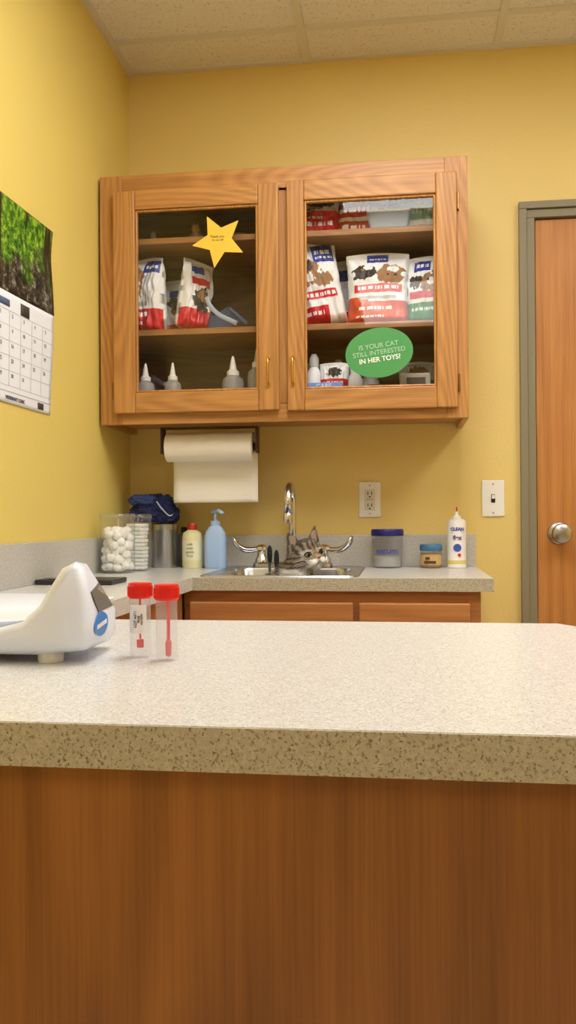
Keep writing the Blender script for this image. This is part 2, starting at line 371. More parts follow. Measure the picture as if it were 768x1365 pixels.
sch_gr=[('r',-1,1,0,.3,G_),('r',-.6,.2,.76,.93,B_),('t',-.5,.1,.82,.87,W_,44),('e',.2,.58,.5,.15,BR_),('e',.25,.6,.2,.06,W_),('e',.1,.62,.06,.02,DK_),('e',-.5,.6,.3,.1,DK_),('r',-.8,.6,.36,.45,R_),('t',-.7,.6,.18,.23,W_,40)]
sch_bl=[('r',-.1,.85,.72,.94,B_),('t',0,.75,.82,.87,W_,36),('t',0,.75,.76,.79,W_,50),('e',-.4,.62,.5,.16,BR_),('e',-.5,.70,.25,.09,DK_),('e',-.4,.55,.16,.06,W_),('e',-.55,.62,.05,.02,DK_),('e',.2,.5,.4,.08,BR_),('r',-.9,.7,.28,.38,R_),('t',-.8,.6,.31,.35,W_,40),('r',-.9,.2,0,.2,R_),('t',-.8,0,.1,.14,W_,40)]
SH1,SH2,SHB=1.636,1.909,1.386
bag('pet_food_bag',.126,-.205,SH1,.118,.235,.075,rz=-20,scheme=[('r',-1,1,0,.3,R_),('e',-.4,.66,.5,.2,BR_),('e',-.5,.72,.25,.08,DK_),('e',-.3,.6,.2,.07,W_),('r',-.1,.9,.78,.95,B_),('t',0,.8,.84,.88,W_,30),('r',-.9,.4,.34,.4,GY_),('t',-.8,.4,.2,.25,W_,38),('t',-.8,.1,.1,.14,W_,50)],seed=1)
bag('pet_food_bag',.262,-.205,SH1,.110,.225,.07,rz=48,lean=-3,roll=8,scheme=[('r',-1,1,0,.26,R_),('e',.1,.4,.6,.16,DK_),('e',.1,.45,.3,.08,BR_),('r',-.6,.6,.6,.72,R_),('r',-.6,.3,.78,.9,B_)],seed=2)
bag('pet_food_bag',.205,-.075,SH1,.14,.20,.06,scheme=[('r',-1,1,0,.26,O_),('e',.1,.5,.6,.16,BR_),('e',-.3,.6,.4,.1,DK_),('r',-.6,.6,.7,.82,B_)],seed=12)
bag('pet_food_bag',.655,-.20,SH2,.125,.118,.08,scheme=[('r',-1,1,0,.58,R_),('t',-.6,.7,.2,.32,W_,20),('t',-.6,.2,.4,.46,W_,40),('e',.1,.8,.6,.12,DK_),('r',-.7,.1,.62,.68,GY_)],seed=3)
bag('pet_food_bag',.780,-.175,SH2,.165,.125,.10,rz=4,scheme=[('r',-1,.9,.40,.78,R_),('t',-.85,.6,.52,.64,W_,26),('r',-1,.3,0,.30,O_),('t',-.8,.1,.1,.2,W_,30)],seed=4)
bag('pet_food_bag',.955,-.19,SH2,.135,.122,.09,rz=-5,scheme=[('r',-1,1,.25,.62,T_),('t',-.7,.6,.38,.48,W_,26),('r',-.8,.6,.03,.12,GY_),('r',-.9,-.1,.7,.85,G_)],seed=5)
bag('pet_food_bag',.870,-.075,SH2,.16,.13,.08,scheme=[('r',-1,1,.3,.7,T_)],seed=15)
bag('pet_food_bag',.672,-.195,SH1,.138,.254,.085,rz=10,roll=-10,scheme=sch_bl,seed=6)
bag('pet_food_bag',.828,-.195,SH1,.186,.222,.105,scheme=sch_or,seed=7)
bag('pet_food_bag',.975,-.19,SH1,.125,.208,.08,rz=-10,scheme=sch_gr,seed=8)
bag('pet_food_bag',.920,-.07,SH1,.17,.235,.07,scheme=[('r',-1,1,.5,.7,R_),('r',-1,1,0,.3,G_),('r',-.5,.5,.8,.93,B_)],seed=9)
bag('pet_food_bag',.745,-.07,SH1,.16,.240,.07,scheme=[('r',-1,1,.7,.85,B_),('r',-1,1,0,.3,R_)],seed=10)
def rr(cx,cy,hx,hy,r,n=6):
    out=[]
    for (sx,sy,a0) in((1,1,0),(-1,1,90),(-1,-1,180),(1,-1,270)):
        for i in range(n+1):
            a=math.radians(a0+90*i/n); out.append((cx+sx*(hx-r)+r*math.cos(a),cy+sy*(hy-r)+r*math.sin(a)))
    return out
def loft(name,loops,m,cap0=False,cap1=True,smooth=True,es=35):
    n=len(loops[0]); V=[p for l in loops for p in l]; F=[]
    for j in range(len(loops)-1):
        for i in range(n):
            q=(i+1)%n; F.append((j*n+i,j*n+q,(j+1)*n+q,(j+1)*n+i))
    if cap0: F.append(tuple(range(n))[::-1])
    if cap1: F.append(tuple((len(loops)-1)*n+i for i in range(n)))
    o=newobj(name,V,F,m,smooth=smooth)
    if smooth:
        e=o.modifiers.new('es','EDGE_SPLIT'); e.split_angle=math.radians(es)
    return o
def rloop(cx,cy,hx,hy,r,z): return [(p[0],p[1],z) for p in rr(cx,cy,hx,hy,r)]
frost=glassmat('glare_frosted',(.88,.93,.97),.42,(226,234,244),.3)  # translucent box added on the top shelf to imitate glare on the door glass
group('glare_box',[loft('body',[rloop(.862,-.255,.055,.016,.008,SH2+.001),rloop(.862,-.255,.062,.018,.008,SH2+.045)],frost,cap0=True,cap1=True),
    loft('lid',[rloop(.862,-.255,.064,.0195,.008,SH2+.045),rloop(.862,-.255,.064,.0195,.008,SH2+.051)],mat('glare_white',(232,238,244),.4),cap0=True)])  # pale top edge of the added glare box
def kitty_fig(cx,cy,z,s,m):
    parts=[lathe('body',[(.0001,0),(.016*s,0),(.018*s,.006*s),(.014*s,.02*s),(.008*s,.027*s),(.010*s,.034*s),(.008*s,.042*s),(.0001,.045*s)],(cx,cy,z),m,segs=20)]
    for sx in(-1,1): parts.append(lathe('ear',[(.003*s,0),(.0001,.009*s)],(cx+sx*.005*s,cy,z+.041*s),m,segs=10))
    group('cat_figurine',parts)
kitty_fig(.275,-.20,SH2,1.35,mat('ceramic_tan',(170,140,104),.3))
kitty_fig(.145,-.21,SH2,.9,mat('ceramic_grey',(160,150,136),.3))
def bowl(cx,cy,z,r,m): return lathe('small_dish',[(.0001,0),(r*.6,0),(r,r*.55),(r*.92,r*.55),(r*.55,r*.1),(.0001,r*.1)],(cx,cy,z),m,segs=28)
bowl(.175,-.12,SH2,.032,MC['ceramic_grey']); bowl(.41,-.19,SH2,.038,mat('ceramic_brown',(140,110,84),.35)); bowl(.35,-.12,SH2,.03,MC['ceramic_tan'])
V=[];F=[]; NN=30
for j in range(7):
    s=j/6
    for i in range(NN):
        a=math.radians(-20+250*i/(NN-1)); r=.060-.030*s
        V.append((.372+r*1.05*math.cos(a)-.022*s, -.205+.030*math.sin(a)*(1-.3*s), SH1+.003+.055*s+.035*max(0,math.sin(a+.9))*(1-s*.3)))
for j in range(6):
    for i in range(NN-1): a=j*NN+i; F.append((a,a+1,a+NN+1,a+NN))
zc=min(v[2] for v in V); V=[(v[0],v[1],v[2]-zc+SH1+.001) for v in V]
cs=newobj('sheet',V,F,glassmat('blue_plastic',(.78,.86,.95),.55,(140,166,204),.15),smooth=True)
group('recovery_collar',[cs,sweep('edge',bez([(.318,-.248,SH1+.098),(.330,-.250,SH1+.070),(.358,-.250,SH1+.042),(.410,-.248,SH1+.016)],5),[(.002,.007)]*20,mat('collar_grey',(170,184,204),.4))])
def squeeze(cx,cy,r,h,nm='squeeze_bottle'):
    p=[(.0001,0),(r*.95,0),(r,.004),(r,h*.52),(r*.92,h*.6),(r*.5,h*.66),(r*.5,h*.68)]
    b=lathe('body',p,(cx,cy,SHB),milky,segs=28)
    c=lathe('nozzle',[(r*.56,h*.66),(r*.56,h*.73),(r*.35,h*.76),(r*.22,h*.9),(r*.10,h*1.0),(.0001,h*1.0)],(cx,cy,SHB),mat('nozzle_white',(236,234,230),.4),segs=20)
    group(nm,[b,c])
squeeze(.122,-.225,.028,.158); squeeze(.207,-.225,.026,.158); squeeze(.393,-.225,.033,.172); squeeze(.466,-.205,.032,.21)
def pump(cx,cy,r,h,m,m2):
    b=lathe('body',[(.0001,0),(r,0),(r,h*.65),(r*.5,h*.78),(r*.5,h*.8)],(cx,cy,SHB),m,segs=24)
    c=lathe('cap',[(r*.6,h*.78),(r*.6,h*.92),(r*.3,h),(.0001,h)],(cx,cy,SHB),m2,segs=20)
    group('medicine_bottle',[b,c])
pump(.636,-.20,.024,.175,white,mat('cap_grey',(200,200,200),.4)); pump(.757,-.19,.024,.15,white,mat('cap_white',(230,230,225),.4)); pump(.70,-.07,.026,.18,white,MC['cap_white']); pump(.61,-.08,.026,.17,white,MC['cap_grey']); pump(.80,-.07,.028,.17,white,MC['cap_grey'])
bag('treat_bag',.698,-.215,SHB,.088,.145,.05,scheme=[('r',-1,1,.45,.66,R_),('t',-.7,.7,.52,.60,W_,24),('e',0,.8,.5,.1,DK_),('r',-1,1,0,.2,B_)],seed=11)
bag('treat_bag',.945,-.075,SHB,.12,.165,.06,scheme=[('r',-1,1,.45,.66,G_),('e',0,.8,.5,.1,BR_),('r',-1,1,0,.2,R_)],seed=13)
group('carton_box',[box('carton',.625,.725,-.280,-.262,SHB,SHB+.078,mat('carton_blue',(120,156,228),.5),bevel=.002),text('print','CARE',(.672,-.2805,SHB+.067),.018,wht)])
group('supply_boxes',[boxes('stack',[(.885,.985,-.25,-.12,SHB,SHB+.05),(.89,.98,-.24,-.13,SHB+.051,SHB+.105)],mat('box_greybrown',(178,170,158),.6),bevel=.004),boxes('labels',[(.905,.965,-.2515,-.25,SHB+.015,SHB+.035),(.91,.965,-.2415,-.24,SHB+.07,SHB+.092)],mat('label_dark',(84,70,60),.6))])
group('towel_stack',[boxes('folded',[(.785,.87,-.26,-.13,SHB,SHB+.035),(.790,.865,-.255,-.13,SHB+.036,SHB+.074)],mat('towel_brown',(134,84,60),.9,bump=.5,bscale=300),bevel=.01)])
group('upper_cabinet',k)

starM=mat('star_card',(250,204,72),.6); ink=mat('ink',(60,50,30),.7)
cx,cz=.371,1.880; pts=[]
for i in range(10):
    a=math.radians(116-36*i); r=.081 if i%2==0 else .038
    pts.append((cx+r*math.cos(a),cz+r*math.sin(a)))
group('star_sticker',[flat('card',pts[::-1],-.3142,starM),text('print','Thank you',(cx-.005,-.3146,cz+.012),.010,ink),text('print_b','for your gift',(cx-.003,-.3146,cz+.002),.007,ink)])
cx,cz=.833,1.539; rot=math.radians(7); pts=[]
for i in range(64):
    a=2*math.pi*i/64; p=(.096*math.cos(a),.071*math.sin(a)); pts.append((cx+p[0]*math.cos(rot)-p[1]*math.sin(rot),cz+p[0]*math.sin(rot)+p[1]*math.cos(rot)))
R7=(math.pi/2,-rot,0)
sgi=mat('sign_ink',(180,214,184),.6)
group('oval_sign',[flat('card',pts[::-1],-.3142,mat('green_sign',(78,156,88),.5)),
 text('line_a','IS YOUR CAT',(cx-.002,-.3147,cz+.020),.019,sgi,R7),text('line_b','STILL INTERESTED',(cx,-.3147,cz+.001),.0185,sgi,R7),text('line_c','IN HER TOYS?',(cx+.002,-.3147,cz-.019),.019,wht,R7,bold=.0004)])

# ---------------------------------------------------------------- paper towel
cy,cz,r=-.2,1.288,.044
roll=lathe('roll',[(.019,.182),(r-.002,.182),(r,.184),(r,.448),(r-.002,.45),(.019,.45),(.019,.182)],(0,cy,cz),paper,axis='X',segs=48)
path=[]
for i in range(10):
    a=math.radians(70-7.8*i); path.append((cy+(r+.001)*math.cos(a),cz+(r+.001)*math.sin(a)))
for i in range(1,16):
    t=i/15; path.append((cy+r+.001+.004*math.sin(t*5)*t,cz-t*.168))
V=[];F=[]
for j,(yy,zz) in enumerate(path):
    for i in range(13):
        V.append((.188+.266*i/12+.003*j/25,yy+.002*math.sin(i*.9)*max(0,j-10)/15,zz))
for j in range(len(path)-1):
    for i in range(12): a=j*13+i; F.append((a,a+1,a+14,a+13))
sheet=newobj('hanging_sheet',V,F,paper,smooth=True); so=sheet.modifiers.new('s','SOLIDIFY'); so.thickness=.0008
brk=mat('bracket_brown',(72,44,26),.5)
group('paper_towel_holder',[roll,sheet,boxes('bracket',[(.458,.466,cy-.02,cy+.02,cz-.02,Z0-.001),(.165,.173,cy-.02,cy+.02,cz-.02,Z0-.001),(.173,.458,cy-.018,cy+.018,Z0-.006,Z0-.001)],brk,bevel=.003),
    lathe('spindle',[(.012,.168),(.012,.464)],(0,cy,cz),brk,axis='X',segs=20)])

# ---------------------------------------------------------------- counters
CT=.915; CE=.034; g=.0015
group('sink_counter',[boxes('top',[(g,.39,-.545,-g,CT-CE,CT),(.745,1.122,-.545,-g,CT-CE,CT),(.39,.745,-.545,-.50,CT-CE,CT),(.39,.745,-.165,-g,CT-CE,CT)],lam),
   box('edge_band',.345,1.1225,-.5475,-.545,CT-CE,CT-.0005,lamE)])
lamB=laminate('laminate_backsplash',base=(196,194,188))
boxes('backsplash',[(0.0205,1.122,-.02,-g,CT+.0003,1.016)],lamB,bevel=.001)
boxes('backsplash',[(g,.02,-2.137,-g,CT+.0003,1.016)],lamB,bevel=.001)
group('side_counter',[box('top',g,.342,-1.4735,-.5456,CT-CE,CT,lam),box('base_panel',g,.315,-1.473,-.5456,.1,CT-CE,oakBase),box('toe_kick',g,.26,-1.473,-.5456,0,.1,dark)])
k=[box('carcass_end',1.075,1.092,-.52,-.002,.1,CT-CE-.0003,oakBase),box('toe_kick',.32,1.06,-.46,-.02,0,.1,dark),
   boxes('face_frame',[(.316,1.092,-.525,-.505,.851,CT-CE-.0003),(.316,.345,-.525,-.505,.1,.851),(.763,.79,-.525,-.505,.1,.851),(1.055,1.092,-.525,-.505,.1,.851),(.345,.763,-.525,-.505,.1,.13),(.345,.763,-.525,-.505,.70,.72)],oakBase),
   box('inside_back',.33,1.075,-.03,-.02,.1,.75,oakBase)]
for i,(a,b) in enumerate(((.334,.767),(.782,1.064))):
    k.append(box('drawer_front_%d'%i,a,b,-.545,-.5255,.71,.851,oakBase,bevel=.004))
    k.append(box('cabinet_door_%d'%i,a,b,-.545,-.5255,.12,.695,wood('oak_lower_door%d'%i,'Z',(206,140,80),(160,102,54),off=(i,3,1)),bevel=.004))
    k.append(box('door_panel_%d'%i,a+.06,b-.06,-.548,-.5445,.18,.635,oakBase,bevel=.003))
group('sink_base_cabinet',k)

# island
xr=1.138; c=.022
pts=[(g,-2.137),(xr-c,-2.137),(xr,-2.137+c),(xr,-1.475-c*1.6),(xr-c,-1.475),(g,-1.475)]
n=len(pts)
top=newobj('top',[(p[0],p[1],CT-CE) for p in pts]+[(p[0],p[1],CT) for p in pts],[tuple(range(n))[::-1],tuple(range(n,2*n))]+[(i,(i+1)%n,n+(i+1)%n,n+i) for i in range(n)],lam)
off=.0022
pts2=[(g,-2.137-off),(xr-c+off*.4,-2.137-off),(xr+off,-2.137+c-off*.4),(xr+off,-1.475-c*1.6)]
pts1=[(g,-2.137),(xr-c,-2.137),(xr,-2.137+c),(xr,-1.475-c*1.6)]
V=[(p[0],p[1],CT-CE) for p in pts1]+[(p[0],p[1],CT-CE) for p in pts2]+[(p[0],p[1],CT-.0006) for p in pts2]+[(p[0],p[1],CT-.0006) for p in pts1]
F=[]
for i in range(3):
    F+=[(i,i+1,4+i+1,4+i),(4+i,5+i,9+i,8+i),(8+i,9+i,13+i,12+i)]
edge=newobj('edge_band',V,F,lamE)
body=box('panel_front',g,1.108,-2.122,-2.104,0,CT-CE,oakIsl)
body2=boxes('panel_sides',[(1.09,1.108,-2.104,-1.50,0,CT-CE),(.316,1.09,-1.515,-1.50,0,CT-CE)],oakIsl)
group('exam_counter',[top,edge,body,body2])

# ---------------------------------------------------------------- sink
sx,sy,hx,hy=.5675,-.3,.2135,.2275
bx,by,bhx,bhy=.5675,-.332,.174,.165
loops=[rloop(sx,sy,hx,hy,.03,CT+.0005),rloop(sx,sy,hx-.002,hy-.002,.03,CT+.004),rloop(sx,sy,hx-.006,hy-.006,.028,CT+.005),rloop(sx,sy,hx-.012,hy-.012,.026,CT+.003),
       rloop(bx,by,bhx+.004,bhy+.004,.05,CT+.003),rloop(bx,by,bhx,bhy,.05,CT-.004),rloop(bx,by,bhx-.004,bhy-.004,.05,CT-.12),rloop(bx,by,bhx-.02,bhy-.02,.045,CT-.145),rloop(bx,by,bhx-.05,bhy-.05,.04,CT-.15)]
group('kitchen_sink',[loft('basin',loops,steel),lathe('drain',[(.0001,.0005),(.03,.0005),(.036,.003),(.038,.0005)],(bx,by,CT-.15),chrome,segs=28)])
fx,fy=.556,-.105; zt=CT+.0045
f=[loft('deck_plate',[rloop(fx,fy,.125,.026,.024,zt),rloop(fx,fy,.125,.026,.024,zt+.010),rloop(fx,fy,.121,.022,.021,zt+.014)],chrome,cap0=True)]
f.append(lathe('spout_base',[(.022,.012),(.021,.03),(.014,.04),(.012,.05)],(fx,fy,zt),chrome,segs=28))
arc=[(fx,fy,zt+.04),(fx,fy,zt+.12),(fx,fy,zt+.198)]
for i in range(1,13):
    a=math.radians(180*i/12*.97); arc.append((fx,fy-.055+.055*math.cos(a),zt+.198+.052*math.sin(a)))
arc.append((fx,fy-.111,zt+.165))
f.append(sweep('gooseneck',arc,.0115,chrome,segs=20))
f.append(lathe('aerator',[(.0001,0),(.0125,0),(.0138,.004),(.0138,.024),(.0115,.028)],(fx,fy-.111,zt+.138),chrome,segs=24))
for sgn,hxx in((-1,.458),(1,.655)):
    f.append(lathe('handle_hub',[(.021,.012),(.020,.026),(.013,.034),(.012,.046),(.019,.052),(.018,.062),(.009,.069),(.0001,.070)],(hxx,fy,zt),chrome,segs=28))
    pth=bez([(hxx,fy,zt+.058),(hxx+sgn*.022,fy-.006,zt+.053),(hxx+sgn*.052,fy-.014,zt+.054),(hxx+sgn*.076,fy-.020,zt+.070),(hxx+sgn*.088,fy-.024,zt+.096)],6)
    n=len(pth); rad=[]
    for i in range(n):
        t=i/(n-1); w=.007+.010*math.sin(min(1,max(0,(t-.15)/.8))*math.pi*.62)
        h_=.0055+.0045*max(0,math.sin(t*math.pi*.95))
        if t>.9: w*=1-(t-.9)*6; h_*=1-(t-.9)*6
        rad.append((max(.004,w),max(.003,h_)))
    f.append(sweep('wing_lever',pth,rad,chrome,segs=18,up=Vector((0,0,1))))
group('faucet',f)
for bxp,byp,zz in((.500,-.215,.985),(.522,-.225,.972)):
    group('bottle_brush',[sweep('handle',[(bxp,byp,.768),(bxp,byp,.86),(bxp,byp,zz-.04)],.004,mat('brush_green',(28,52,44),.4)),
        lathe('bristles',[(.0001,0),(.006,.003),(.008,.02),(.007,.04),(.004,.05),(.0001,.052)],(bxp,byp,zz-.048),mat('bristle_dark',(30,38,34),.8,bump=1,bscale=500),segs=20)])

# ---------------------------------------------------------------- kitten
def ico(c,r,rot=None,sub=3):
    bm=bmesh.new(); bmesh.ops.create_icosphere(bm,subdivisions=sub,radius=1)
    M=Matrix.Translation(c)@(rot.to_4x4() if rot else Matrix())@Matrix.Diagonal((*r,1))
    bm.transform(M); vs=[v.co.copy() for v in bm.verts]; fs=[tuple(v.index for v in f.verts) for f in bm.faces]; bm.free(); return vs,fs
KS=1.24
HC=Vector((.622,-.335,.962)); HR=Matrix.Rotation(math.radians(42),3,'Z')@Matrix.Rotation(math.radians(-10),3,'Y')@Matrix.Rotation(math.radians(-4),3,'X')
def hp(x,y,z): return HC+HR@(Vector((x,y,z))*KS)
def hr(*r): return tuple(v*KS for v in r)
V=[];F=[]
def add(vf):
    o=len(V); V.extend(vf[0]); F.extend([tuple(i+o for i in q) for q in vf[1]])
add(ico(Vector((.505,-.345,.820)),(.085,.080,.052)))      # rump
add(ico(Vector((.540,-.345,.850)),(.066,.062,.064)))      # ribs
add(ico(Vector((.576,-.342,.882)),(.050,.050,.054)))      # shoulders
add(ico(Vector((.600,-.338,.920)),(.042,.042,.044)))      # neck
add(ico(Vector((.594,-.362,.865)),(.044,.036,.070)))      # chest
add(ico(Vector((.460,-.395,.802)),(.045,.034,.036)))      # haunch
for px,py in((.628,-.398),(.590,-.412)):                  # forelegs
    for i in range(9):
        t=i/8; add(ico(Vector((px-.01*(1-t),py+.02*(1-t),.875-t*.095)),(.018-.004*t,)*3,sub=2))
    add(ico(Vector((px+.004,py-.01,.7775)),(.016,.020,.010),sub=2))
for i in range(26):                                       # tail
    t=i/25; a=math.radians(200+150*t); add(ico(Vector((.530+.1*math.cos(a),-.355+.085*math.sin(a),.782)),(.0135-.005*t,)*3,sub=2))
add(ico(HC,hr(.043,.040,.037),HR)); add(ico(hp(0,-.006,-.008),hr(.046,.030,.026),HR))
add(ico(hp(-.012,-.037,-.014),hr(.013,.013,.010),HR)); add(ico(hp(.012,-.037,-.014),hr(.013,.013,.010),HR))
add(ico(hp(0,-.038,-.006),hr(.009,.013,.011),HR)); add(ico(hp(0,-.034,-.024),hr(.011,.010,.008),HR)); add(ico(hp(0,-.010,.026),hr(.025,.022,.014),HR))
for s in(-1,1):
    b=[hp(s*.008,-.004,.030),hp(s*.043,.002,.012),hp(s*.028,.016,.020)]; tip=hp(s*.040,-.004,.066); mid=[(q*.5+tip*.5) for q in b]
    c0=sum(b,Vector())/3; cm_=sum(mid,Vector())/3
    vs=[q+(q-c0)*.12 for q in b]+[q+(q-cm_)*.35 for q in mid]+[tip]
    fs=[(0,2,1),(0,1,4,3),(1,2,5,4),(2,0,3,5),(3,4,6),(4,5,6),(5,3,6)]; add((vs,fs))
km=bpy.data.meshes.new('kt'); km.from_pydata([tuple(v) for v in V],[],F)
tmp=bpy.data.objects.new('kt',km); COL.objects.link(tmp)
rm=tmp.modifiers.new('r','REMESH'); rm.mode='VOXEL'; rm.voxel_size=.0028
sm=tmp.modifiers.new('s','SMOOTH'); sm.factor=.6; sm.iterations=4
dg=bpy.context.evaluated_depsgraph_get(); dg.update()
ev=tmp.evaluated_get(dg); em=bpy.data.meshes.new_from_object(ev)
bv=[v.co.copy() for v in em.vertices]; bn=[v.normal.copy() for v in em.vertices]; bf=[tuple(p.vertices) for p in em.polygons]
bpy.data.objects.remove(tmp)
HRi=HR.inverted()
LG=Vector((.40,.35,.28)); DKc=Vector((.05,.04,.032)); TAN=Vector((.44,.32,.21)); WH=Vector((.86,.84,.80)); PK=Vector((.60,.36,.32))
def kcol(p,nrm):
    h=(HRi@(p-HC))/KS
    nz=noise.noise(p*60)*.5
    c=LG.lerp(TAN,.3+.3*noise.noise(p*25))
    if h.length<.075 and p.z>.915:
        if h.z>.008 and h.z<.034:
            if math.sin(h.x*520+nz*2)>.0: c=DKc.lerp(c,.2)
        if abs(h.x)>.022 and h.z<.010:
            if math.sin(h.z*620+nz*2)>.2: c=DKc.lerp(c,.25)
        if h.y<-.022 and h.z<-.006 and abs(h.x)<.024: c=WH
        if h.z<-.022 and h.y<.010: c=WH
        if h.y<-.018 and abs(abs(h.x)-.018)<.014 and -.002<h.z<.016: c=c.lerp(WH,.35)
        if abs(h.x)<.006 and h.y<-.03 and -.004<h.z<.016: c=TAN
        if h.z>.034:
            inner=(HRi@nrm).y<-.35
            c=PK.lerp(LG,.5) if inner and abs(abs(h.x)-.030)<.008 and h.z<.054 else DKc.lerp(LG,.25)
        if h.y>.010: c=c.lerp(DKc,.45)
    else:
        if p.z>.85 and (p-Vector((.60,-.395,.91))).length<.052: c=WH.lerp(LG,.12)
        elif math.sin((p.x*.8+p.z*.6+p.y*.3)*230+nz*4)>.1: c=DKc.lerp(c,.3)
        if p.z<.80 and p.x>.57: c=WH
    return c
V2=list(bv); F2=list(bf); C2=[kcol(p,n) for p,n in zip(bv,bn)]
for i in range(len(bv)):
    p=bv[i]; nr=bn[i]
    if p.z<.86: continue
    h=(HRi@(p-HC))/KS
    if (h-Vector((.018,-.034,.006))).length<.011 or (h-Vector((-.018,-.034,.006))).length<.011: continue
    if h.y<-.046: continue
    for r_ in range(3):
        back=(HR@Vector((0,.9,-.35))) if h.length<.07 else Vector((-.3,0,-.9))
        d=(nr*(.5+random.random()*.35)+back*.7+Vector([random.uniform(-.35,.35) for _ in range(3)])).normalized()
        L=(.0058 if h.length<.06 else .011)*(0.6+random.random()*.7)
        if h.z>.034: L*=.5
        if abs(h.x)>.03 and h.z<0 and h.length<.07: L*=1.6
        side=d.cross(Vector([random.uniform(-1,1) for _ in range(3)])).normalized()*.0005
        q=p+Vector([random.uniform(-.0014,.0014) for _ in range(3)])
        o=len(V2); V2+= [q-side,q+side,q+d*L]; F2.append((o,o+1,o+2))
        cc=kcol(q,nr)*(0.75+random.random()*.55); C2+=[cc*.8,cc*.8,cc*1.15]
fm=bpy.data.materials.new('kitten_fur'); fm.use_nodes=True; nt=fm.node_tree
at=nt.nodes.new('ShaderNodeAttribute'); at.attribute_name='fur'; nt.links.new(at.outputs['Color'],nt.nodes['Principled BSDF'].inputs['Base Color']); nt.nodes['Principled BSDF'].inputs['Roughness'].default_value=.8
kb=bpy.data.meshes.new('fur_body'); kb.from_pydata([tuple(v) for v in V2],[],F2); kb.materials.append(fm)
ca=kb.color_attributes.new('fur','FLOAT_COLOR','POINT')
for i,cc in enumerate(C2): ca.data[i].color=(min(1,cc[0]),min(1,cc[1]),min(1,cc[2]),1)
for i,p in enumerate(kb.polygons): p.use_smooth=i<len(bf)
kbo=bpy.data.objects.new('fur_body',kb); COL.objects.link(kbo)
kk=[kbo]
eyeM=mat('eye_iris',(120,128,76),.08,coat=1); pup=mat('pupil_black',(6,6,6),.05); nose=mat('nose_pink',(160,90,80),.45)
def ell(name,c,r,rot,m):
    vs,fs=ico(c,r,rot,3); return newobj(name,vs,fs,m,smooth=True)
for s in(-1,1):
    kk.append(ell('eye',hp(s*.0175,-.0335,.005),hr(.0078,.0062,.0066),HR,eyeM))
    kk.append(ell('pupil',hp(s*.0180,-.0385,.005),hr(.0038,.0020,.0054),HR,pup))
    kk.append(sweep('eyelid',bez([hp(s*.0095,-.0385,.002),hp(s*.014,-.0400,.010),hp(s*.022,-.0375,.0115),hp(s*.0265,-.032,.006)],5),.0015,pup,segs=8))
    for j in range(5):
        a=hp(s*.014,-.046,-.012-.002*j); b=hp(s*(.045+.004*j),-.050+.004*j,-.002-.006*j); e=hp(s*(.068),-.040+.004*j,-.004-.010*j)
        kk.append(sweep('whisker',bez([a,b,e],5),.00028,wht,segs=5))
kk.append(ell('nose',hp(0,-.0505,-.0045),hr(.0042,.0032,.0030),HR,nose))
kk.append(sweep('mouth',bez([hp(-.010,-.047,-.019),hp(-.004,-.0505,-.0165),hp(0,-.0515,-.012),hp(.004,-.0505,-.0165),hp(.010,-.047,-.019)],4),.0008,pup,segs=6))
group('kitten',kk,(.56,-.33,.77))

# ---------------------------------------------------------------- back-counter objects
Z=CT+.0004
def jar(name,cx,cy,r,h,kind):
    k=[shell('glass',[(.0001,.001),(r*.95,.001),(r,.006),(r,h-.012),(r+.0015,h-.008),(r+.0015,h)],(cx,cy,Z),clear,segs=44)]
    k.append(shell('lid',[(r+.0025,h-.006),(r+.0025,h+.003),(r-.004,h+.006),(.0001,h+.006)],(cx,cy,Z),clear,segs=44))
    cm=mat('cotton',(252,251,247),.95,bump=.6,bscale=150)
    if kind=='balls':
        V=[];F=[]; placed=[]; t=0
        while len(placed)<60 and t<30000:
            t+=1; rb=random.uniform(.013,.018); a=random.uniform(0,6.28); rad=(r-.002-rb)*math.sqrt(random.random()); z=random.uniform(.003+rb,h*.74)
            p=Vector((cx+rad*math.cos(a),cy+rad*math.sin(a),Z+z))
            if all((p-q).length>(rb+s)*.66 for q,s in placed): placed.append((p,rb))
        for p,rb in placed:
            vs,fs=ico(p,(rb,rb,rb*.9),sub=3); o=len(V)
            V+= [p+(v-p)*(1+.22*noise.noise(v*90)) for v in vs]; F+=[tuple(i+o for i in q) for q in fs]
        k.append(newobj('cotton_balls',V,F,cm,smooth=True))
    else:
        V=[];F=[]
        for j in range(12):
            z=Z+.004+j*.0115; a=random.uniform(-.2,.2); w=r*.68
            L=[(cx+w*math.cos(a+q)*1.3,cy+w*math.sin(a+q)*1.3) for q in [math.pi/4+i*math.pi/2 for i in range(4)]]
            o=len(V); V+=[(x,y,z) for x,y in L]+[(x,y,z+.0105) for x,y in L]
            F+=[(o,o+3,o+2,o+1),(o+4,o+5,o+6,o+7)]+[(o+i,o+(i+1)%4,o+4+(i+1)%4,o+4+i) for i in range(4)]
        k.append(newobj('gauze_pads',V,F,cm,bevel=.003))
    group(name,k)
jar('cotton_ball_jar',.078,-.365,.050,.166,'balls')
jar('gauze_jar',.104,-.258,.042,.164,'gauze')
group('metal_canister',[lathe('body',[(.0001,0),(.038,0),(.039,.003),(.039,.118),(.040,.120),(.040,.124),(.0385,.124)],(.142,-.085,Z),steelB,segs=44),
   lathe('lid',[(.041,.122),(.0415,.138),(.030,.142),(.0001,.143)],(.142,-.085,Z),steelB,segs=44)])
